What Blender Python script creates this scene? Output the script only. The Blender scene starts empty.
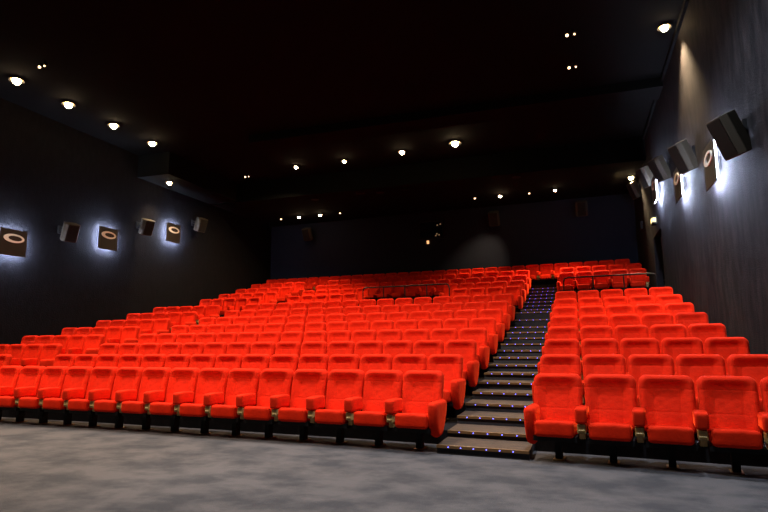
import bpy, bmesh, math, random
from mathutils import Vector, Matrix

random.seed(4)
PI = math.pi
sc = bpy.context.scene
col = sc.collection

# ------------------------------------------------------------------ camera
cam_d = bpy.data.cameras.new('camera')
cam_d.sensor_width = 36.0
cam_d.lens = 567.43 / 768 * 36.0
cam = bpy.data.objects.new('camera', cam_d)
col.objects.link(cam)
R_ = Vector((0.94674, 0.32189, -0.00858))
U_ = Vector((0.05630, -0.13926, 0.98865))
F_ = Vector((-0.31704, 0.93648, 0.14996))
cam.matrix_world = Matrix(((R_.x, U_.x, -F_.x, 2.0783), (R_.y, U_.y, -F_.y, -8.3807),
                           (R_.z, U_.z, -F_.z, 1.3923), (0, 0, 0, 1)))
cam_d.clip_end = 200
sc.camera = cam

# ------------------------------------------------------------------ world
w = bpy.data.worlds.new('hall_air')
sc.world = w
w.use_nodes = True
w.node_tree.nodes['Background'].inputs[0].default_value = (0.5, 0.55, 0.7, 1)
w.node_tree.nodes['Background'].inputs[1].default_value = 0.0

# ------------------------------------------------------------------ exposure
vs = sc.view_settings
vs.view_transform = 'Standard'
vs.look = 'None'
vs.gamma = 1
vs.use_curve_mapping = False
vs.exposure = 0.5
try:
    sc.cycles.use_denoising = True
    sc.cycles.sample_clamp_indirect = 4.0
    sc.cycles.max_bounces = 5
except Exception:
    pass

# ------------------------------------------------------------------ key light numbers
CEIL = 8.4
LOWCEIL = 7.55
WARM = (1.0, 0.72, 0.42)
NEUTRAL = (1.0, 0.86, 0.70)
COOL = (0.70, 0.84, 1.0)
# unseen ceiling spots added over the front floor to light the front rows (x, y, watts, colour, cone, tilt towards the seats)
ADDED_SPOTS = [(x, y, pw * (1.25 if x > 0 else 1.05), NEUTRAL if x < -1 else COOL, cone, t) for y, pw, cone, t in ((-4.5, 900, 70, 0.17), (-0.8, 1050, 112, 0.30)) for x in (-10.0, -6.0, -2.0, 2.0)]

# ================================================================== helpers
def mat(name, base, rough=0.8, metal=0.0, noise=None, bump=None, sheen=None, emit=None, strength=0.0, spec=None):
    m = bpy.data.materials.new(name)
    m.use_nodes = True
    nt = m.node_tree
    b = nt.nodes['Principled BSDF']
    b.inputs['Base Color'].default_value = (*base, 1)
    b.inputs['Roughness'].default_value = rough
    b.inputs['Metallic'].default_value = metal
    if spec is not None:
        b.inputs['Specular IOR Level'].default_value = spec
    tc = nt.nodes.new('ShaderNodeTexCoord')
    if noise:
        scale, c2, lo, hi, stretch = noise
        mp = nt.nodes.new('ShaderNodeMapping')
        mp.inputs['Scale'].default_value = stretch
        nt.links.new(tc.outputs['Object'], mp.inputs[0])
        n = nt.nodes.new('ShaderNodeTexNoise')
        n.inputs['Scale'].default_value = scale
        n.inputs['Detail'].default_value = 5
        n.inputs['Roughness'].default_value = 0.6
        nt.links.new(mp.outputs[0], n.inputs['Vector'])
        r = nt.nodes.new('ShaderNodeValToRGB')
        r.color_ramp.elements[0].position = lo
        r.color_ramp.elements[1].position = hi
        r.color_ramp.elements[0].color = (*base, 1)
        r.color_ramp.elements[1].color = (*c2, 1)
        nt.links.new(n.outputs['Fac'], r.inputs[0])
        nt.links.new(r.outputs[0], b.inputs['Base Color'])
    if bump:
        bs, bd = bump
        n2 = nt.nodes.new('ShaderNodeTexNoise')
        n2.inputs['Scale'].default_value = bs
        n2.inputs['Detail'].default_value = 4
        nt.links.new(tc.outputs['Object'], n2.inputs['Vector'])
        bp = nt.nodes.new('ShaderNodeBump')
        bp.inputs['Strength'].default_value = 1.0
        bp.inputs['Distance'].default_value = bd
        nt.links.new(n2.outputs['Fac'], bp.inputs['Height'])
        nt.links.new(bp.outputs[0], b.inputs['Normal'])
    if sheen:
        b.inputs['Sheen Weight'].default_value = sheen[0]
        b.inputs['Sheen Roughness'].default_value = sheen[1]
        b.inputs['Sheen Tint'].default_value = (*sheen[2], 1)
    if emit:
        b.inputs['Emission Color'].default_value = (*emit, 1)
        b.inputs['Emission Strength'].default_value = strength
    return m


M = {}
M['velvet'] = mat('red_velvet', (0.72, 0.0195, 0.002), 0.9, bump=(14, 0.008), sheen=(0.9, 0.30, (1, 0.07, 0.009)), spec=0.12,
                  noise=(6, (0.56, 0.013, 0.0014), 0.35, 0.7, (1, 1, 1)))
M['black'] = mat('black_steel', (0.006, 0.005, 0.005), 0.6, spec=0.2)
M['rail'] = mat('rail_steel', (0.015, 0.012, 0.010), 0.4, 0.6)
M['beige'] = mat('beige_plastic', (0.42, 0.27, 0.085), 0.45, noise=(20, (0.28, 0.18, 0.06), 0.4, 0.7, (1, 1, 1)))
M['brass'] = mat('brass_plate', (0.20, 0.115, 0.03), 0.45, 0.5)
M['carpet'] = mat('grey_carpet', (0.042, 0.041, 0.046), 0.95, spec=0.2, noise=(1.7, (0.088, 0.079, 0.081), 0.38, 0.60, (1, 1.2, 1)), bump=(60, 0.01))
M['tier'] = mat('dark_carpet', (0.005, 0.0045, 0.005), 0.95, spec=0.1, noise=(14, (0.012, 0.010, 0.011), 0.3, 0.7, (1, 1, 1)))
M['tread'] = mat('brown_carpet', (0.080, 0.043, 0.023), 0.9, noise=(5, (0.040, 0.025, 0.016), 0.4, 0.65, (1, 4, 1)), bump=(40, 0.006))
M['riser'] = mat('riser_carpet', (0.018, 0.016, 0.019), 0.95, noise=(30, (0.03, 0.027, 0.03), 0.3, 0.8, (1, 1, 1)))
M['nosing'] = mat('nosing_strip', (0.17, 0.085, 0.03), 0.5, 0.3)
M['wall'] = mat('wall_fabric', (0.0042, 0.0042, 0.0050), 0.95, spec=0.05, noise=(9, (0.0075, 0.0074, 0.0090), 0.35, 0.7, (1, 1, 0.35)), bump=(25, 0.012))
M['wallright'] = mat('rough_wall_fabric', (0.0072, 0.0068, 0.0082), 0.9, spec=0.06, noise=(5, (0.023, 0.020, 0.021), 0.40, 0.72, (1, 1, 0.3)), bump=(45, 0.010))
M['wallback'] = mat('back_wall_fabric', (0.012, 0.014, 0.023), 0.95, spec=0.08, noise=(6, (0.015, 0.017, 0.025), 0.35, 0.7, (1, 1, 1)))
M['ceil'] = mat('black_ceiling', (0.0011, 0.0013, 0.0011), 0.95, spec=0.1, noise=(1.2, (0.0018, 0.0018, 0.0014), 0.35, 0.7, (1, 1, 1)))
M['panel'] = mat('bronze_panel', (0.022, 0.017, 0.014), 0.45, 0.2, spec=0.3)
M['ring'] = mat('ring_metal', (0.85, 0.83, 0.78), 0.4, 0.1)
M['speaker'] = mat('speaker_box', (0.045, 0.036, 0.024), 0.7, spec=0.2)
M['grille'] = mat('speaker_grille', (0.012, 0.010, 0.008), 0.9, spec=0.1)
M['led_blue'] = mat('blue_led', (0.1, 0.1, 0.6), 0.4, emit=(0.10, 0.12, 1.0), strength=5.0)
M['halo'] = mat('white_led_strip', (0.8, 0.85, 1), 0.4, emit=(0.62, 0.72, 1.0), strength=780.0)
M['lamp'] = mat('lamp_glow', (1, 0.9, 0.7), 0.4, emit=(1.0, 0.74, 0.42), strength=60.0)
M['glow_rim'] = mat('amber_glow_rim', (0.5, 0.3, 0.1), 0.3, emit=(1.0, 0.45, 0.10), strength=1.1)  # emission paints the yellow edge of the lamp glow
M['lampdim'] = mat('lamp_glow_dim', (1, 0.9, 0.7), 0.4, emit=(1.0, 0.62, 0.32), strength=4.0)
M['glass'] = mat('port_glass', (0.006, 0.006, 0.014), 0.08)
M['exit'] = mat('exit_lamp', (0.6, 0.45, 0.1), 0.4, emit=(1.0, 0.72, 0.22), strength=0.8)


def link(name, me, m, parent=None):
    o = bpy.data.objects.new(name, me)
    col.objects.link(o)
    if m is not None:
        me.materials.append(m)
    if parent is not None:
        o.parent = parent
    return o


def finish(name, bm, m, parent=None, smooth=False):
    bmesh.ops.recalc_face_normals(bm, faces=bm.faces)
    me = bpy.data.meshes.new(name)
    bm.to_mesh(me)
    bm.free()
    if smooth:
        for p in me.polygons:
            p.use_smooth = True
    return link(name, me, m, parent)


def tag(o, label=None, cat=None, group=None, kind=None):
    if label: o['label'] = label
    if cat: o['category'] = cat
    if group: o['group'] = group
    if kind: o['kind'] = kind
    return o


def empty(name, loc=(0, 0, 0), rz=0.0):
    o = bpy.data.objects.new(name, None)
    o.location = loc
    o.rotation_euler = (0, 0, rz)
    o.empty_display_size = 0.2
    col.objects.link(o)
    return o


def abox(bm, c, h, mtx=None):
    """axis box with centre c and half sizes h"""
    vs_ = []
    for i in (-1, 1):
        for j in (-1, 1):
            for k in (-1, 1):
                v = Vector((c[0] + i * h[0], c[1] + j * h[1], c[2] + k * h[2]))
                if mtx is not None:
                    v = mtx @ v
                vs_.append(bm.verts.new(v))
    for f in ((0, 1, 3, 2), (4, 6, 7, 5), (0, 4, 5, 1), (2, 3, 7, 6), (0, 2, 6, 4), (1, 5, 7, 3)):
        bm.faces.new([vs_[i] for i in f])


def acyl(bm, p0, p1, r0, r1=None, n=12):
    p0, p1 = Vector(p0), Vector(p1)
    r1 = r0 if r1 is None else r1
    d = (p1 - p0)
    L = d.length
    q = d.to_track_quat('Z', 'Y').to_matrix().to_4x4()
    q.translation = (p0 + p1) / 2
    bmesh.ops.create_cone(bm, cap_ends=True, segments=n, radius1=r0, radius2=r1, depth=L, matrix=q)


def prism(bm, poly, z0, z1):
    a = [bm.verts.new((x, y, z0)) for x, y in poly]
    b = [bm.verts.new((x, y, z1)) for x, y in poly]
    bm.faces.new(a[::-1])
    bm.faces.new(b)
    n = len(poly)
    for i in range(n):
        bm.faces.new((a[i], a[(i + 1) % n], b[(i + 1) % n], b[i]))


def cuts(h, r, extra=(), nr=4, nm=3):
    s = set()
    for i in range(nr + 1):
        t = r * (1 - math.cos(PI / 2 * i / nr)) if nr else 0
        s.add(round(-h + t, 5)); s.add(round(h - t, 5))
    for i in range(nm + 1):
        s.add(round(-h + r + (2 * h - 2 * r) * i / nm, 5))
    for e in extra:
        s.add(round(e, 5))
    return sorted(s)


def rbox(h, r, fn=None, ex=(), ez=(), nr=4, nm=(3, 2, 3), rr=None):
    """rounded box, half sizes h, radius r; fn deforms each point"""
    bm = bmesh.new()
    cx, cy, cz = cuts(h[0], r, ex, nr, nm[0]), cuts(h[1], r, (), nr, nm[1]), cuts(h[2], r, ez, nr, nm[2])
    cache = {}

    def vert(p):
        key = tuple(round(a, 5) for a in p)
        if key not in cache:
            q = [max(-(h[i] - r), min(h[i] - r, p[i])) for i in range(3)]
            d = Vector([p[i] - q[i] for i in range(3)])
            if d.length > 1e-7:
                d = d.normalized() * r
            v = Vector(q) + d
            if fn:
                v = fn(v)
            cache[key] = bm.verts.new(v)
        return cache[key]

    def sheet(A, B, f):
        for i in range(len(A) - 1):
            for j in range(len(B) - 1):
                bm.faces.new([vert(f(A[i], B[j])), vert(f(A[i + 1], B[j])), vert(f(A[i + 1], B[j + 1])), vert(f(A[i], B[j + 1]))])
    for s in (-1, 1):
        sheet(cy, cz, lambda a, b: (s * h[0], a, b))
        sheet(cx, cz, lambda a, b: (a, s * h[1], b))
        sheet(cx, cy, lambda a, b: (a, b, s * h[2]))
    return bm


def copy_tree(o, parent=None):
    c = o.copy()
    col.objects.link(c)
    if parent is not None:
        c.parent = parent
    for ch in list(o.children):
        copy_tree(ch, c)
    return c


def spot(name, loc, power, colr, cone, direction=(0, 0, -1), radius=0.08, blend=0.8, parent=None):
    d = bpy.data.lights.new(name, 'SPOT')
    d.energy = power
    d.color = colr
    d.spot_size = math.radians(cone)
    d.spot_blend = blend
    d.shadow_soft_size = radius
    o = bpy.data.objects.new(name, d)
    o.location = loc
    o.rotation_euler = Vector(direction).to_track_quat('-Z', 'Y').to_euler()
    col.objects.link(o)
    if parent is not None:
        o.parent = parent
    return o


# ================================================================== hall geometry
K, XC = 0.0034788, -13.2339
D, H, D1, H1, Q = 1.32114, 0.22833, 1.37652, 0.19066, 0.013788
DJ, HJ = 1.46559, 0.17208
S, SR = 0.59471, 0.60012
A0, AL = 1.7885, -10.4354
WL, WR = -13.2, 4.62


def row_y0(r):
    y = 0 if r == 1 else D1 + (r - 2) * D
    return y + (DJ if r >= 9 else 0)


def row_z(r):
    z = 0 if r == 1 else H1 + (r - 2) * H + Q * (r - 2) * (r - 3) / 2
    return z + (HJ if r >= 9 else 0)


def arc(x):
    return -K * (x - XC) ** 2


def seat_y(r, x):
    return row_y0(r) + arc(x)


def rot(x):
    return math.atan(-2 * K * (x - XC))


EDGE = {}
for r in range(2, 14):
    EDGE[r] = row_y0(r) - 1.24
EDGE[9] = row_y0(8) + 0.62
ROWZ = {r: row_z(r) for r in range(1, 14)}
BACKL, BACKR = 17.98, 17.2      # back wall, left and right end (it runs parallel to the rows)

# ---- floor, walls, ceiling
bm = bmesh.new()
abox(bm, ((WL + WR) / 2, -1.5, -0.1), ((WR - WL) / 2 + 0.3, 13.0, 0.1))
tag(finish('floor', bm, M['carpet']), 'grey mottled carpet floor before the first row', 'floor', kind='structure')

bm = bmesh.new(); abox(bm, (WL - 0.15, 2.0, 4.25), (0.15, 16.2, 4.3))
tag(finish('wall_left', bm, M['wall']), 'dark fabric wall on the left of the hall', 'wall', kind='structure')
# right wall with a doorway cut out (platform door)
DY0, DY1, DZ0, DZ1 = 10.35, 12.15, ROWZ[9], 4.75
bm = bmesh.new()
for (y0, y1, z0, z1) in ((-14.2, DY0, -0.05, 8.55), (DY1, 18.2, -0.05, 8.55), (DY0, DY1, DZ1, 8.55), (DY0, DY1, -0.05, DZ0)):
    abox(bm, (WR + 0.15, (y0 + y1) / 2, (z0 + z1) / 2), (0.15, (y1 - y0) / 2, (z1 - z0) / 2))
tag(finish('wall_right', bm, M['wallright']), 'dark rough fabric wall on the right of the hall', 'wall', kind='structure')
bm = bmesh.new()
abox(bm, (WR + 0.24, (DY0 + DY1) / 2, (DZ0 + DZ1) / 2), (0.03, (DY1 - DY0) / 2, (DZ1 - DZ0) / 2))
dr = tag(finish('door_1', bm, M['black']), 'black double door recessed in the right wall at the railing', 'door', kind='structure')
bm = bmesh.new(); acyl(bm, (WR + 0.19, DY0 + 0.2, 3.3), (WR + 0.19, DY1 - 0.2, 3.3), 0.02)
finish('push_bar', bm, M['rail'], dr)

bm = bmesh.new()
prism(bm, [(WL - 0.3, BACKL), (WR + 0.3, BACKR), (WR + 0.3, BACKR + 0.3), (WL - 0.3, BACKL + 0.3)], -0.05, 8.55)
tag(finish('wall_back', bm, M['wallback']), 'dark blue back wall behind the last row', 'wall', kind='structure')
bm = bmesh.new(); abox(bm, ((WL + WR) / 2, -14.3, 4.25), (9.3, 0.1, 4.3))
tag(finish('wall_front', bm, M['wallback']), 'dark wall with the screen behind the camera', 'wall', kind='structure')
bm = bmesh.new(); abox(bm, ((WL + WR) / 2, 2.0, CEIL + 0.1), (9.3, 16.3, 0.1))
tag(finish('ceiling', bm, M['ceil']), 'black ceiling high above the seats', 'ceiling', kind='structure')
bm = bmesh.new()
prism(bm, [(WL, 12.75), (WR, 12.45), (WR, BACKR + 0.01), (WL, BACKL)], LOWCEIL, CEIL)
tag(finish('ceiling', bm, M['ceil']), 'lowered black ceiling over the back rows', 'ceiling', kind='structure')
# soffit along the left wall towards the back, and a shallow beam across the ceiling
bm = bmesh.new(); abox(bm, (WL + 0.7, 10.3, (LOWCEIL + CEIL) / 2), (0.7, 2.2, (CEIL - LOWCEIL) / 2))
tag(finish('trim_1', bm, M['ceil']), 'black soffit under the ceiling along the left wall', 'soffit', kind='structure')
bm = bmesh.new(); abox(bm, ((WL + WR) / 2 + 2.5, 8.15, CEIL - 0.13), (6.4, 0.45, 0.13))
tag(finish('trim_2', bm, M['ceil']), 'shallow black beam across the ceiling', 'beam', kind='structure')
bm = bmesh.new(); abox(bm, (WR - 0.035, -0.8, CEIL - 0.06), (0.035, 13.2, 0.06))
tag(finish('trim_3', bm, M['ceil']), 'black ceiling trim along the right wall', 'trim', kind='structure')

# ---- seating tiers (one structure object per tier and block)
AISLE = (0.305, 1.47)          # stairs between centre and right block
LAISLE = (-10.12, -9.22)       # stairs between left and centre block
SPANS = [('left', WL, LAISLE[0]), ('centre', LAISLE[1], AISLE[0]), ('right', AISLE[1], WR)]
ORD = ['', 'first', 'second', 'third', 'fourth', 'fifth', 'sixth', 'seventh', 'eighth', 'ninth', 'tenth', 'eleventh', 'twelfth', 'thirteenth']


def arc_pts(x0, x1, off, n=10):
    return [(x0 + (x1 - x0) * i / n, off + arc(x0 + (x1 - x0) * i / n)) for i in range(n + 1)]


def tier(x0, x1, r, name):
    off0 = EDGE[r]
    off1 = EDGE[r + 1] + 0.0 if r < 13 else None
    f = arc_pts(x0, x1, off0)
    if off1 is not None:
        b = arc_pts(x0, x1, off1)[::-1]
    else:
        bw = lambda x: BACKL + (BACKR - BACKL) * (x - WL) / (WR - WL)
        b = [(x1, bw(x1)), (x0, bw(x0))]
    bm = bmesh.new()
    prism(bm, f + b, 0.0, ROWZ[r])
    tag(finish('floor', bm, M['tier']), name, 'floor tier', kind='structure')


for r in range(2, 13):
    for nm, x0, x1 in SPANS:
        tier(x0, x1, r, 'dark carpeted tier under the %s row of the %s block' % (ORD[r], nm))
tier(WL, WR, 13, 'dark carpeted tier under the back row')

# ---- stairs
def staircase(x0, x1, leds, label, first=True):
    root = empty('staircase', ((x0 + x1) / 2, arc((x0 + x1) / 2), 0))
    tag(root, label, 'stairs')
    ys = {}
    for r in range(2, 14):
        ys[2 * (r - 1)] = (EDGE[r], ROWZ[r])
    for r in range(1, 13):
        if r == 8:
            ys[15] = (EDGE[9] - 0.42, (ROWZ[8] + ROWZ[9]) / 2)
        elif r == 1:
            ys[1] = (EDGE[2] - 0.64, 0.105)
        else:
            e0 = EDGE[r] if r != 9 else EDGE[10] - 1.3
            ys[2 * r - 1] = ((e0 + EDGE[r + 1]) / 2, (ROWZ[r] + ROWZ[r + 1]) / 2)
    yr = arc((x0 + x1) / 2)
    xm = (x0 + x1) / 2
    sl = -2 * K * (xm - XC)

    def P(x, off, z):
        return Vector((x - xm, off + arc(x) - yr, z))
    last = max(ys)
    for k in range(1, last):
        y0, z = ys[k]
        y1 = ys[k + 1][0] + 0.0
        zb = 0.0 if k < 3 else ys[k - 2][1] - 0.02
        xa, xb = (x0 + 0.004, x1 - 0.004)
        if k == 1: xa, xb = x0, x1 - 0.02
        bm = bmesh.new()

        def slab(ya, yb, za, zc, xa=xa, xb=xb):
            q = [P(xa, ya, za), P(xb, ya, za), P(xb, yb, za), P(xa, yb, za), P(xa, ya, zc), P(xb, ya, zc), P(xb, yb, zc), P(xa, yb, zc)]
            v = [bm.verts.new(a) for a in q]
            for f in ((3, 2, 1, 0), (4, 5, 6, 7), (0, 1, 5, 4), (1, 2, 6, 5), (2, 3, 7, 6), (3, 0, 4, 7)):
                bm.faces.new([v[i] for i in f])
        slab(y0 + 0.015, y1 + 0.015 if k < last else y1, zb, z - 0.018)
        st = finish('step', bm, M['riser'], root)
        bm = bmesh.new(); slab(y0, y1 + 0.014, z - 0.018, z)
        finish('tread', bm, M['tread'], st)
        bm = bmesh.new(); slab(y0 - 0.012, y0 + 0.028, z - 0.03, z + 0.004)
        finish('nosing', bm, M['nosing'], st)
        if leds:
            n = 6 if k == 1 else 5
            bm = bmesh.new()
            sh = 0.10 if k % 2 == 0 else 0.02
            for i in range(n):
                x = x0 + 0.09 + (x1 - x0 - 0.2) * (i + sh) / n + 0.06
                c = P(x, y0 - 0.014, z - 0.016)
                me = bmesh.new()
                bmesh.ops.create_icosphere(me, subdivisions=1, radius=0.0075, matrix=Matrix.Translation(c))
                finish('step_light', me, M['led_blue'], st)
            bm.free()
    return root


staircase(AISLE[0], AISLE[1], True, 'brown carpeted stairs dotted with blue lights, between centre and right seat blocks')
staircase(LAISLE[0], LAISLE[1], False, 'dark narrow stairs between the far left seats and the centre block')

# ================================================================== seats
def seam(v, c, wdt):
    return math.exp(-((v - c) / wdt) ** 2)


def smooth(a, b, t):
    u = max(0.0, min(1.0, (t - a) / (b - a)))
    return u * u * (3 - 2 * u)


def back_fn(v):
    x, y, z = v
    zz = z + 0.335
    if y < 0:                                   # front face: dished between side rolls and top roll, fine seams
        g = 0.005 * seam(z, 0.175, 0.009) + 0.004 * (seam(x, -0.135, 0.010) + seam(x, 0.135, 0.010)) * (1 if z < 0.17 else 0)
        g += 0.003 * seam(z, -0.09, 0.010) * (1 if abs(x) < 0.2 else 0)
        dish = smooth(0.275, 0.13, abs(x)) * smooth(0.325, 0.19, z)
        g += 0.056 * dish * (0.55 + 0.45 * smooth(-0.2, 0.15, z)) - 0.012 * smooth(0.05, -0.25, z) * smooth(0.2, 0.0, abs(x))
        y += g
    taper = 1.0 - 0.05 * max(0.0, (0.33 - zz) / 0.33) - 0.07 * smooth(0.25, 0.34, z)
    return Vector((x * taper, y - 0.02 + (z - 0.335) * 0.21 - 0.045, z + 0.705))


def cushion_fn(v):
    x, y, z = v
    t = (y + 0.24) / 0.48
    z2 = z + 0.012 * math.cos(x * 6) * (1 if z > 0 else 0) - 0.035 * t + (0.01 if z > 0 and y < -0.15 else 0)
    return Vector((x, y - 0.385, z2 + 0.402))


def arm_fn(v):
    x, y, z = v
    return Vector((x, y - 0.442, z + 0.572 + 0.012 * math.cos(y * 7)))


def end_fn(v):
    x, y, z = v
    t = (0.232 - z) / 0.464
    f = 1.0 - 0.78 * max(0.0, t) ** 2.3
    return Vector((x * (1 - 0.15 * t), y * f - 0.36 - 0.06 * t, z + 0.428))


def mesh_of(bm, m, smooth=True):
    bmesh.ops.recalc_face_normals(bm, faces=bm.faces)
    me = bpy.data.meshes.new('seat_part')
    bm.to_mesh(me); bm.free()
    for p in me.polygons:
        p.use_smooth = smooth
    me.materials.append(m)
    return me


ex = [s * (0.135 + d) for s in (-1, 1) for d in (-0.022, -0.01, 0, 0.01, 0.022)] + [s * q for s in (-1, 1) for q in (0.262, 0.24, 0.215, 0.19, 0.165, 0.1, 0.05)]
ez = [0.175 + d for d in (-0.02, -0.009, 0, 0.009, 0.02)] + [0.31, 0.29, 0.265, 0.24, 0.22] + [-0.09 + d for d in (-0.022, -0.01, 0, 0.01, 0.022)] + [-0.27]
ME = {}
ME['backrest'] = mesh_of(rbox((0.289, 0.075, 0.335), 0.070, back_fn, ex, ez), M['velvet'])
ME['seat_cushion'] = mesh_of(rbox((0.222, 0.24, 0.088), 0.045, cushion_fn), M['velvet'])
ME['armrest'] = mesh_of(rbox((0.067, 0.178, 0.092), 0.034, arm_fn, nm=(2, 3, 2)), M['velvet'])
ME['end_panel'] = mesh_of(rbox((0.068, 0.245, 0.232), 0.060, end_fn, nm=(2, 4, 5)), M['velvet'])
bm = bmesh.new()
abox(bm, (0, -0.50, 0.425), (0.047, 0.085, 0.055))
abox(bm, (0, -0.475, 0.34), (0.036, 0.06, 0.04))
abox(bm, (0, -0.588, 0.405), (0.036, 0.008, 0.012))
bmesh.ops.bevel(bm, geom=bm.edges[:], offset=0.008, segments=1, affect='EDGES')
ME['console'] = mesh_of(bm, M['beige'], False)
bm = bmesh.new()
abox(bm, (0, -0.47, 0.285), (0.245, 0.08, 0.03))
abox(bm, (0, -0.27, 0.285), (0.291, 0.13, 0.03))  # rear bar and back plate widened to stop light leaking onto the floor
abox(bm, (0, -0.13, 0.40), (0.288, 0.012, 0.14))
ME['frame'] = mesh_of(bm, M['black'], False)
bm = bmesh.new()
abox(bm, (0, -0.27, 0.145), (0.038, 0.055, 0.133))
ME['leg'] = mesh_of(bm, M['black'], False)
bm = bmesh.new()
abox(bm, (0, -0.27, 0.006), (0.062, 0.108, 0.006))
ME['foot_plate'] = mesh_of(bm, M['brass'], False)
ME['small_light'] = mesh_of(bmesh.new(), M['lampdim'])


def part(name, parent, loc=(0, 0, 0), me=None):
    o = bpy.data.objects.new(name, ME[me or name])
    o.location = loc
    o.parent = parent
    col.objects.link(o)
    return o


HALF = 0.2985


def make_seat(left_end, right_end, right_arm=False, cons=True):
    t = empty('cinema_seat')
    part('backrest', t)
    part('seat_cushion', t)
    part('frame', t)
    lg = part('leg', t)
    part('foot_plate', lg)
    if left_end:
        part('end_panel', t, (-0.275, 0, 0))
    else:
        a = part('armrest', t, (-HALF, 0, 0))
        if cons: part('console', a)
    if right_end:
        part('end_panel', t, (0.285, 0, 0))
    if right_arm:
        a = part('armrest', t, (HALF, 0, 0)); part('console', a)
    return t


PROTO = {}
used = set()


def ZS(r, x):
    if r == 1: return 0.95 if x > 1 else 0.965
    return 0.965


def place_seat(kind, x, r, label, group, dy=0.0):
    kind = (*kind, not 9 <= r <= 12)
    if kind not in PROTO:
        PROTO[kind] = make_seat(*kind)
        o = PROTO[kind]
    else:
        o = copy_tree(PROTO[kind])
    o.scale = (1, 1, ZS(r, x))
    o.location = (x, seat_y(r, x), ROWZ[r] + (0.0005 if r > 1 else 0))
    o.rotation_euler = (0, 0, rot(x) + random.uniform(-0.003, 0.003))
    tag(o, label, 'cinema seat', group)
    return o


def rowname(r):
    if r == 1: return 'front row'
    if r == 13: return 'back row'
    if r >= 9: return '%s row from the back' % ORD[14 - r]
    return '%s row' % ORD[r]


# spacing multiplier of the centre block, row by row
MUL = {1: 1.0, 2: 1.02, 3: 1.034, 4: 1.038, 5: 1.045, 6: 1.05, 7: 1.052, 8: 1.057, 9: 1.038, 10: 1.04, 11: 1.04, 12: 1.045}
for r in range(1, 13):
    # centre block: 15 seats, c = 0 beside the lit stairs
    gap = range(4, 10) if r in (9, 10) else ()
    if r == 10: gap = range(5, 10)
    for c in range(15):
        if c in gap: continue
        le = (c == 14) or (c + 1 in gap)
        re = (c == 0) or (c - 1 in gap)
        x = -c * S * MUL[r] + 0.045
        if c in (0,):
            lab = 'red velvet seat beside the lit stairs, centre block, %s' % rowname(r)
        elif c == 14:
            lab = 'red velvet seat at the left end of the centre block, %s' % rowname(r)
        elif c <= 7:
            lab = 'red seat, centre block, %s, %s left of the lit stairs' % (rowname(r), ORD[c + 1])
        else:
            lab = 'red seat, centre block, %s, %s from its left end' % (rowname(r), ORD[15 - c])
        place_seat((le, re, False), x, r, lab, 'red seats of the centre block')
    # right block: five seats, rows nine and ten are left open behind the railing
    if r not in (9, 10):
        for c in range(5):
            x = A0 + c * SR + 0.018
            lab = 'red seat, right block, %s, %s' % (rowname(r), ('beside the lit stairs', 'second from the lit stairs', 'middle seat', 'second from the right wall', 'nearest the right wall')[c])
            place_seat((c == 0, False, c == 4), x, r, lab, 'red seats of the right block')
    # left block: five seats against the left wall (the front ones lie outside the view)
    if r >= 2:
        for c in range(5):
            if (r == 2 and c > 1) : continue
            x = AL - c * S
            lab = 'red seat, far left block, %s, %s' % (rowname(r), ('at the dark left stairs', 'second from the left stairs', 'middle seat', 'second from the left wall', 'nearest the left wall')[c])
            le = (c == 4)
            place_seat((False, c == 0, False), x, r, lab, 'red seats of the far left block')
for c in range(-24, 5):
    x = 1.543 + c * S
    n = c + 25
    if n <= 14:
        lab = 'red velvet seat against the back wall, back row, %s from the left' % (ORD[n] if n <= 13 else 'fourteenth')
    else:
        k = 30 - n
        lab = 'red velvet seat against the back wall, back row, %s from the right' % (ORD[k] if k <= 13 else ('fourteenth', 'fifteenth')[k - 14])
    place_seat((False, c == 4, False), x, 13, lab, 'red seats of the back row')

# ================================================================== railings
def tube(bm, pts, r, n=8):
    for a, b in zip(pts[:-1], pts[1:]):
        acyl(bm, a, b, r, n=n)
    for p_ in pts[1:-1]:
        bmesh.ops.create_icosphere(bm, subdivisions=1, radius=r, matrix=Matrix.Translation(Vector(p_)))


def railing(x0, x1, posts, label):
    xm = (x0 + x1) / 2
    off = EDGE[9] + 0.07
    zf, zt = ROWZ[9], ROWZ[9] + 0.98
    ym = off + arc(xm)
    root = empty('railing', (xm, ym, zf))
    tag(root, label, 'railing', 'black railings above the eighth row')
    P = lambda x, z: (x - xm, off + arc(x) - ym, z - zf)
    bm = bmesh.new()
    pts = [P(x0, zt - 0.12), P(x0 + 0.03, zt - 0.03), P(x0 + 0.11, zt)]
    pts += [P(x0 + 0.11 + (x1 - x0 - 0.22) * i / 8, zt) for i in range(1, 8)]
    pts += [P(x1 - 0.11, zt), P(x1 - 0.03, zt - 0.03), P(x1, zt - 0.12)]
    tube(bm, pts, 0.022)
    finish('handrail', bm, M['rail'], root)
    for i in range(posts):
        x = x0 + (x1 - x0) * i / (posts - 1)
        bm = bmesh.new()
        acyl(bm, P(x, zf), P(x, zt - (0.1 if i in (0, posts - 1) else 0.01)), 0.018, n=8)
        acyl(bm, P(x, zf), P(x, zf + 0.012), 0.05, n=10)
        finish('post', bm, M['rail'], root)


railing(-4.83, -1.78, 5, 'long black railing in the middle of the centre block, above the eighth row')
railing(1.74, 4.2, 4, 'black railing above the right block, beside the right wall')

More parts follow.
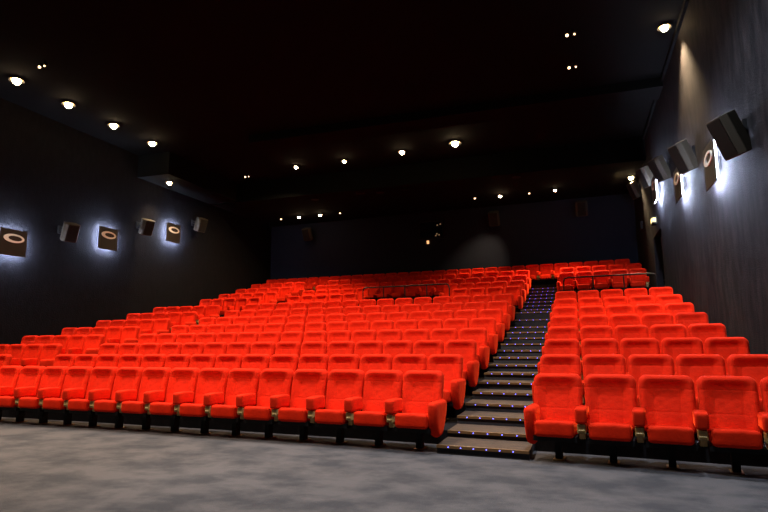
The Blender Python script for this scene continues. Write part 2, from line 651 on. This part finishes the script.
# ================================================================== wall panels with halo light
def wall_panel(side, y, z, label):
    s = 1 if side == 'left' else -1
    xw = WL if side == 'left' else WR
    root = empty('wall_light_panel', (xw, y, z), 0 if s > 0 else PI)
    tag(root, label, 'wall light', 'halo lit panels on the side walls')
    # local +x points into the hall
    bm = bmesh.new(); abox(bm, (0.145, 0, 0), (0.012, 0.415, 0.38))
    bmesh.ops.bevel(bm, geom=bm.edges[:], offset=0.004, segments=1, affect='EDGES')
    plate = finish('plate', bm, M['panel'], root)
    # ring emblem: thick at one side, thin at the other, standing proud of the plate
    bm = bmesh.new()
    n = 40
    A, B = [], []
    for i in range(n):
        a = 2 * PI * i / n
        oy, oz = 0.315 * math.cos(a), 0.125 * math.sin(a)
        iy, iz = 0.035 + 0.215 * math.cos(a), 0.004 + 0.072 * math.sin(a)
        if s < 0: iy = iy
        A.append((-oy * 1.0, oz - 0.0)); B.append((-iy, iz))
        A[-1] = (oy, oz + 0.12); B[-1] = (iy, iz + 0.12)
    fr = [[bm.verts.new((0.175, *q)) for q in L] for L in (A, B)]
    bk = [[bm.verts.new((0.156, *q)) for q in L] for L in (A, B)]
    for i in range(n):
        j = (i + 1) % n
        bm.faces.new((fr[0][i], fr[0][j], fr[1][j], fr[1][i]))
        bm.faces.new((bk[0][i], bk[1][i], bk[1][j], bk[0][j]))
        bm.faces.new((fr[0][i], bk[0][i], bk[0][j], fr[0][j]))
        bm.faces.new((fr[1][i], fr[1][j], bk[1][j], bk[1][i]))
    finish('ring_emblem', bm, M['ring'], plate)
    bm = bmesh.new()
    hy, hz, t = 0.375, 0.34, 0.007
    for (cy, cz, ly, lz) in ((0, hz, hy, t), (0, -hz, hy, t), (hy, 0, t, hz), (-hy, 0, t, hz)):
        abox(bm, (0.120, cy, cz), (0.007, ly, lz))
    finish('light_strip', bm, M['halo'], root)
    bm = bmesh.new()
    abox(bm, (0.066, 0, 0), (0.066, 0.12, 0.12))
    finish('wall_bracket', bm, M['black'], root)


wall_panel('left', 3.33, 4.29, 'bronze square panel with ring emblem and white halo, nearest on the left wall')
wall_panel('left', 6.76, 4.99, 'bronze square panel with ring emblem and halo, middle one on the left wall')
wall_panel('left', 10.06, 5.78, 'bronze square panel with ring emblem and halo, farthest on the left wall')
wall_panel('right', 2.80, 4.48, 'bronze square panel with ring emblem and halo, nearest on the right wall')
wall_panel('right', 6.05, 5.0, 'bronze square panel with ring emblem and halo, middle one on the right wall')
wall_panel('right', 9.95, 5.86, 'bronze square panel with ring emblem and halo, farthest on the right wall')

# ================================================================== speakers
def speaker(loc, aim, size, label, group, base):
    """cabinet with a wedge plan: broad grille to the front, narrower at the back; aim = direction of the grille"""
    root = empty('wall_speaker', base)
    tag(root, label, 'speaker', group)
    w_, d_, h_ = size
    q = Vector(aim).to_track_quat('-Y', 'Z').to_matrix().to_4x4()
    q.translation = Vector(loc) - Vector(base)
    bm = bmesh.new()
    f, bk = -d_ / 2, d_ / 2
    pl = [(-w_ * 0.36, f), (w_ * 0.36, f), (w_ * 0.5, f + d_ * 0.3), (w_ * 0.38, bk), (-w_ * 0.38, bk), (-w_ * 0.5, f + d_ * 0.3)]
    prism(bm, pl, -h_ / 2, h_ / 2)
    bmesh.ops.bevel(bm, geom=bm.edges[:], offset=0.008, segments=1, affect='EDGES')
    bm.transform(q)
    cab = finish('cabinet', bm, M['speaker'], root)
    bm = bmesh.new(); abox(bm, (0, f - 0.006, 0), (w_ * 0.33, 0.008, h_ * 0.46)); bm.transform(q)
    finish('grille', bm, M['grille'], cab)
    bm = bmesh.new()
    back = q @ Vector((0, bk, 0))
    acyl(bm, back, (0, 0, 0), 0.03)
    off = Vector((0, 0, 0))
    abox(bm, (0, 0, 0), (0.03 if abs(base[0]) > 4.5 else 0.1, 0.09 if abs(base[0]) > 4.5 else 0.03, 0.12))
    for sz in (-1, 1):
        acyl(bm, back + Vector((0, 0, sz * 0.12)), (0, 0, sz * 0.08), 0.014)
    finish('bracket', bm, M['black'], root)


G = 'tilted speakers on the side walls'
for i, (y, z) in enumerate(((4.95, 4.87), (8.25, 5.66), (11.4, 6.36))):
    speaker((WL + 0.42, y, z), (1, -0.35, -0.45), (0.48, 0.34, 0.56), 'dark tilted speaker on the left wall, %s' %
            ('between the nearest and middle halo panels', 'between the middle and farthest halo panels', 'beyond the farthest halo panel')[i], G, (WL + 0.03, y, z + 0.1))
for i, (x, y, z) in enumerate(((4.38, 0.95, 4.39), (4.39, 4.6, 5.2), (4.39, 7.9, 5.91), (4.4, 10.96, 6.54), (4.4, 14.65, 7.05))):
    speaker((x, y, z), (-1, -0.45, -0.5), (0.42, 0.28, 0.64), 'dark tilted speaker on the right wall, %s' %
            ('nearest and largest of them', 'above the middle halo panel, second from the front', 'above the farthest halo panel, third from the front', 'fourth from the front, near the back', 'farthest, brightly lit under the corner lamp')[i], G, (WR - 0.03, y + 0.1, z + 0.12))
bwy = lambda x: BACKL + (BACKR - BACKL) * (x - WL) / (WR - WL)
for i, (x, z) in enumerate(((-10.8, 7.0), (-1.25, 6.98), (2.5, 7.1))):
    yb = bwy(x)
    speaker((x, yb - 0.42, z - 0.1), (0, -1, -0.5), (0.5, 0.36, 0.62), 'dark speaker high on the back wall, %s' %
            ('at the far left', 'in the middle above the light pool', 'right of the middle')[i], 'speakers on the back wall', (x, yb - 0.03, z))

# ================================================================== projection window, exit lamp, small fittings
x, z = -4.31, 6.68
yb = bwy(x)
root = empty('projection_window', (x, yb, z)); tag(root, 'dark projection window in the back wall', 'window')
bm = bmesh.new()
for (cx, cz, lx, lz) in ((0, 0.42, 0.64, 0.04), (0, -0.42, 0.64, 0.04), (0.6, 0, 0.04, 0.42), (-0.6, 0, 0.04, 0.42)):
    abox(bm, (cx, -0.03, cz), (lx, 0.06, lz))
fr = finish('window_frame', bm, M['black'], root)
bm = bmesh.new(); abox(bm, (0, -0.02, 0), (0.56, 0.008, 0.38)); finish('pane', bm, M['glass'], root)
bm = bmesh.new()
for (cx, cz) in ((0.27, -0.22), (0.38, -0.27), (0.3, 0.2), (0.45, 0.24), (0.22, -0.3)):
    abox(bm, (cx, -0.034, cz), (0.03, 0.004, 0.03))
finish('equipment_light', bm, mat('projector_pilot', (0.3, 0.2, 0.1), emit=(1, 0.6, 0.3), strength=0.12), root)
bm = bmesh.new(); abox(bm, (-4.48, bwy(-4.48) - 0.06, 6.08), (0.045, 0.05, 0.07))
tag(finish('signal_lamp', bm, mat('signal_glow', (1, 0.6, 0.3), emit=(1, 0.5, 0.2), strength=0.9)), 'small amber lamp on the back wall under the projection window', 'lamp')

root = empty('exit_lamp', (WR, 11.2, 5.13)); tag(root, 'small glowing amber lamp box over the dark door, right wall', 'lamp')
bm = bmesh.new(); abox(bm, (-0.07, 0, 0), (0.07, 0.2, 0.1)); hs = finish('housing', bm, M['black'], root)
bm = bmesh.new(); abox(bm, (-0.08, -0.203, 0.01), (0.05, 0.006, 0.07)); abox(bm, (-0.143, 0, 0.01), (0.006, 0.16, 0.07)); finish('lit_face', bm, M['exit'], root)
bm = bmesh.new(); abox(bm, (WR - 0.04, 14.9, 5.72), (0.04, 0.1, 0.14))
tag(finish('wall_box', bm, M['black']), 'tiny dark box on the lit wall beside the back corner', 'box')

# ================================================================== ceiling lamps
def downlight(x, y, zc, power, label, cone=100, direction=(0, 0, -1), bright=True, rad=0.085, colr=WARM, group='recessed warm ceiling lamps', lit=None):
    root = empty('ceiling_lamp', (x, y, zc))
    tag(root, label, 'ceiling lamp', group)
    bm = bmesh.new()
    bmesh.ops.create_cone(bm, cap_ends=False, segments=20, radius1=rad * 1.45, radius2=rad * 1.1, depth=0.05, matrix=Matrix.Translation((0, 0, -0.03)))
    bmesh.ops.create_cone(bm, cap_ends=True, segments=20, radius1=rad * 1.3, radius2=rad * 1.3, depth=0.01, matrix=Matrix.Translation((0, 0, -0.006)))
    finish('housing', bm, M['black'], root)
    bm = bmesh.new()
    bmesh.ops.create_uvsphere(bm, u_segments=14, v_segments=8, radius=rad, matrix=Matrix.Translation((0, 0, -0.06)) @ Matrix.Diagonal((0.8, 0.8, 0.75, 1)))
    finish('bulb', bm, lit or (M['lamp'] if bright else M['lampdim']), root, True)
    bm = bmesh.new()
    bmesh.ops.create_cone(bm, cap_ends=True, segments=20, radius1=rad * 1.15, radius2=rad * 1.15, depth=0.006, matrix=Matrix.Translation((0, 0, -0.016)))
    finish('glow_rim', bm, M['glow_rim'], root)  # glowing disc stands in for the amber fringe round the bulb
    if power:
        spot('lamp_light', (0, 0, -0.16), power, colr, cone, direction, 0.06, 1.0, root)


for i, (px, y) in enumerate(((-11.7, 1.96), (-11.7, 3.6), (-11.7, 5.33), (-11.7, 7.09))):
    downlight(px, y, CEIL, 900, 'bright warm ceiling lamp along the left wall, %s of the line' % ('nearest', 'second', 'third', 'fourth')[i], 110, (0.85, 0, -1), rad=0.125)
downlight(-12.45, 8.95, LOWCEIL, 450, 'bright warm lamp under the left soffit, washing the wall', 85, (-0.15, 0, -1), rad=0.1)
downlight(4.30, 4.93, CEIL, 2000, 'bright warm lamp against the right wall, close to its ceiling line', 90, (0.0, 0, -1), rad=0.1)
downlight(4.30, 14.45, LOWCEIL, 2000, 'bright warm lamp in the right back corner, washing the wall', 110, (-0.25, -0.15, -1), rad=0.1)
for i, (px, y, pw, rd) in enumerate(((-8.27, 11.28, 1500, 0.08), (-6.17, 11.25, 950, 0.08), (-3.75, 11.02, 950, 0.1), (-1.70, 10.75, 1700, 0.15))):
    downlight(px, y, CEIL, pw, 'warm ceiling lamp over the back rows, %s' % ('leftmost of the row of four', 'second of the row of four', 'third of the row of four', 'largest and brightest, near the middle')[i], 118, ((-0.45, 0.1, -1), (-0.3, -0.3, -1), (0.1, -0.5, -1), (0.1, -0.5, -1))[i], rad=rd)
bk = ((-11.64, 16.19, 20, 0.05, 'leftmost dim one'), (-10.6, 16.1, 420, 0.075, 'left one of the bright pair'), (-9.45, 16.07, 420, 0.075, 'right one of the bright pair'),
      (-8.38, 16.02, 20, 0.045, 'dim one right of the pair'), (-1.83, 15.47, 450, 0.045, 'small dim one left of the light pool'), (-0.76, 15.51, 430, 0.08, 'bright one above the light pool'),
      (0.45, 15.44, 500, 0.045, 'small dim one right of the light pool'), (1.49, 15.33, 1500, 0.06, 'rightmost small one'))
for (px, y, pw, rd, nm) in bk:
    wash = pw == 430
    downlight(px, y, LOWCEIL, pw, 'small ceiling lamp before the back wall, %s' % nm, 52 if wash else 80, (-1.0, 1.5, -2.1) if wash else (0.0, -0.28, -1), rad=rd, bright=rd > 0.055, group='small ceiling lamps before the back wall')
for (px, y, nm) in ((2.29, 4.36, 'upper of the two at top right'), (2.31, 6.0, 'lower of the two at top right'), (-10.15, 1.48, 'top left above the lamp line'), (-10.58, 11.44, 'left of the row of four')):
    root = empty('ceiling_spot', (px, y, CEIL)); tag(root, 'tiny twin spot head under the ceiling, %s' % nm, 'spotlight', 'twin spot heads')
    bm = bmesh.new(); acyl(bm, (0, 0, 0), (0, 0, -0.1), 0.02); acyl(bm, (-0.09, 0, -0.1), (0.09, 0, -0.1), 0.015); finish('mount', bm, M['black'], root)
    for sx in (-1, 1):
        bm = bmesh.new(); acyl(bm, (sx * 0.08, 0, -0.08), (sx * 0.08, -0.06, -0.17), 0.04, 0.05); hd = finish('head', bm, M['black'], root)
        bm = bmesh.new(); bmesh.ops.create_icosphere(bm, subdivisions=2, radius=0.034 if sx < 0 else 0.02, matrix=Matrix.Translation((sx * 0.08, -0.065, -0.175)))
        finish('bulb', bm, M['lampdim'], hd, True)
for (px, y, nm) in ((-8.41, 13.35, 'farthest left'), (-6.23, 13.1, 'second from left'), (-5.39, 13.25, 'third from left'), (-4.29, 13.16, 'second from right'), (0.18, 12.95, 'farthest right')):
    bm = bmesh.new(); acyl(bm, (px, y, LOWCEIL - 0.03), (px, y, LOWCEIL), 0.17, n=24)
    tag(finish('ceiling_vent', bm, M['black']), 'round black vent in the lowered ceiling, %s' % nm, 'vent', 'round ceiling vents')

for i, (x, y, pw, cl, cone, tilt) in enumerate(ADDED_SPOTS):  # added lamps out of view, they brighten front rows and floor
    root = empty('added_lamp', (x, y, CEIL))
    tag(root, 'added ceiling spot over the floor before the front row, out of view', 'ceiling lamp', 'added spots over the front floor')
    bm = bmesh.new(); acyl(bm, (0, 0, 0), (0, 0, -0.12), 0.14, 0.12, n=20); finish('housing', bm, M['black'], root)
    bm = bmesh.new(); acyl(bm, (0, 0, -0.12), (0, 0, -0.13), 0.10, n=20); finish('bulb', bm, M['lamp'], root)
    spot('lamp_light', (0, 0, -0.2), pw, cl, cone, (0, tilt, -1), 0.12, 0.6, root)
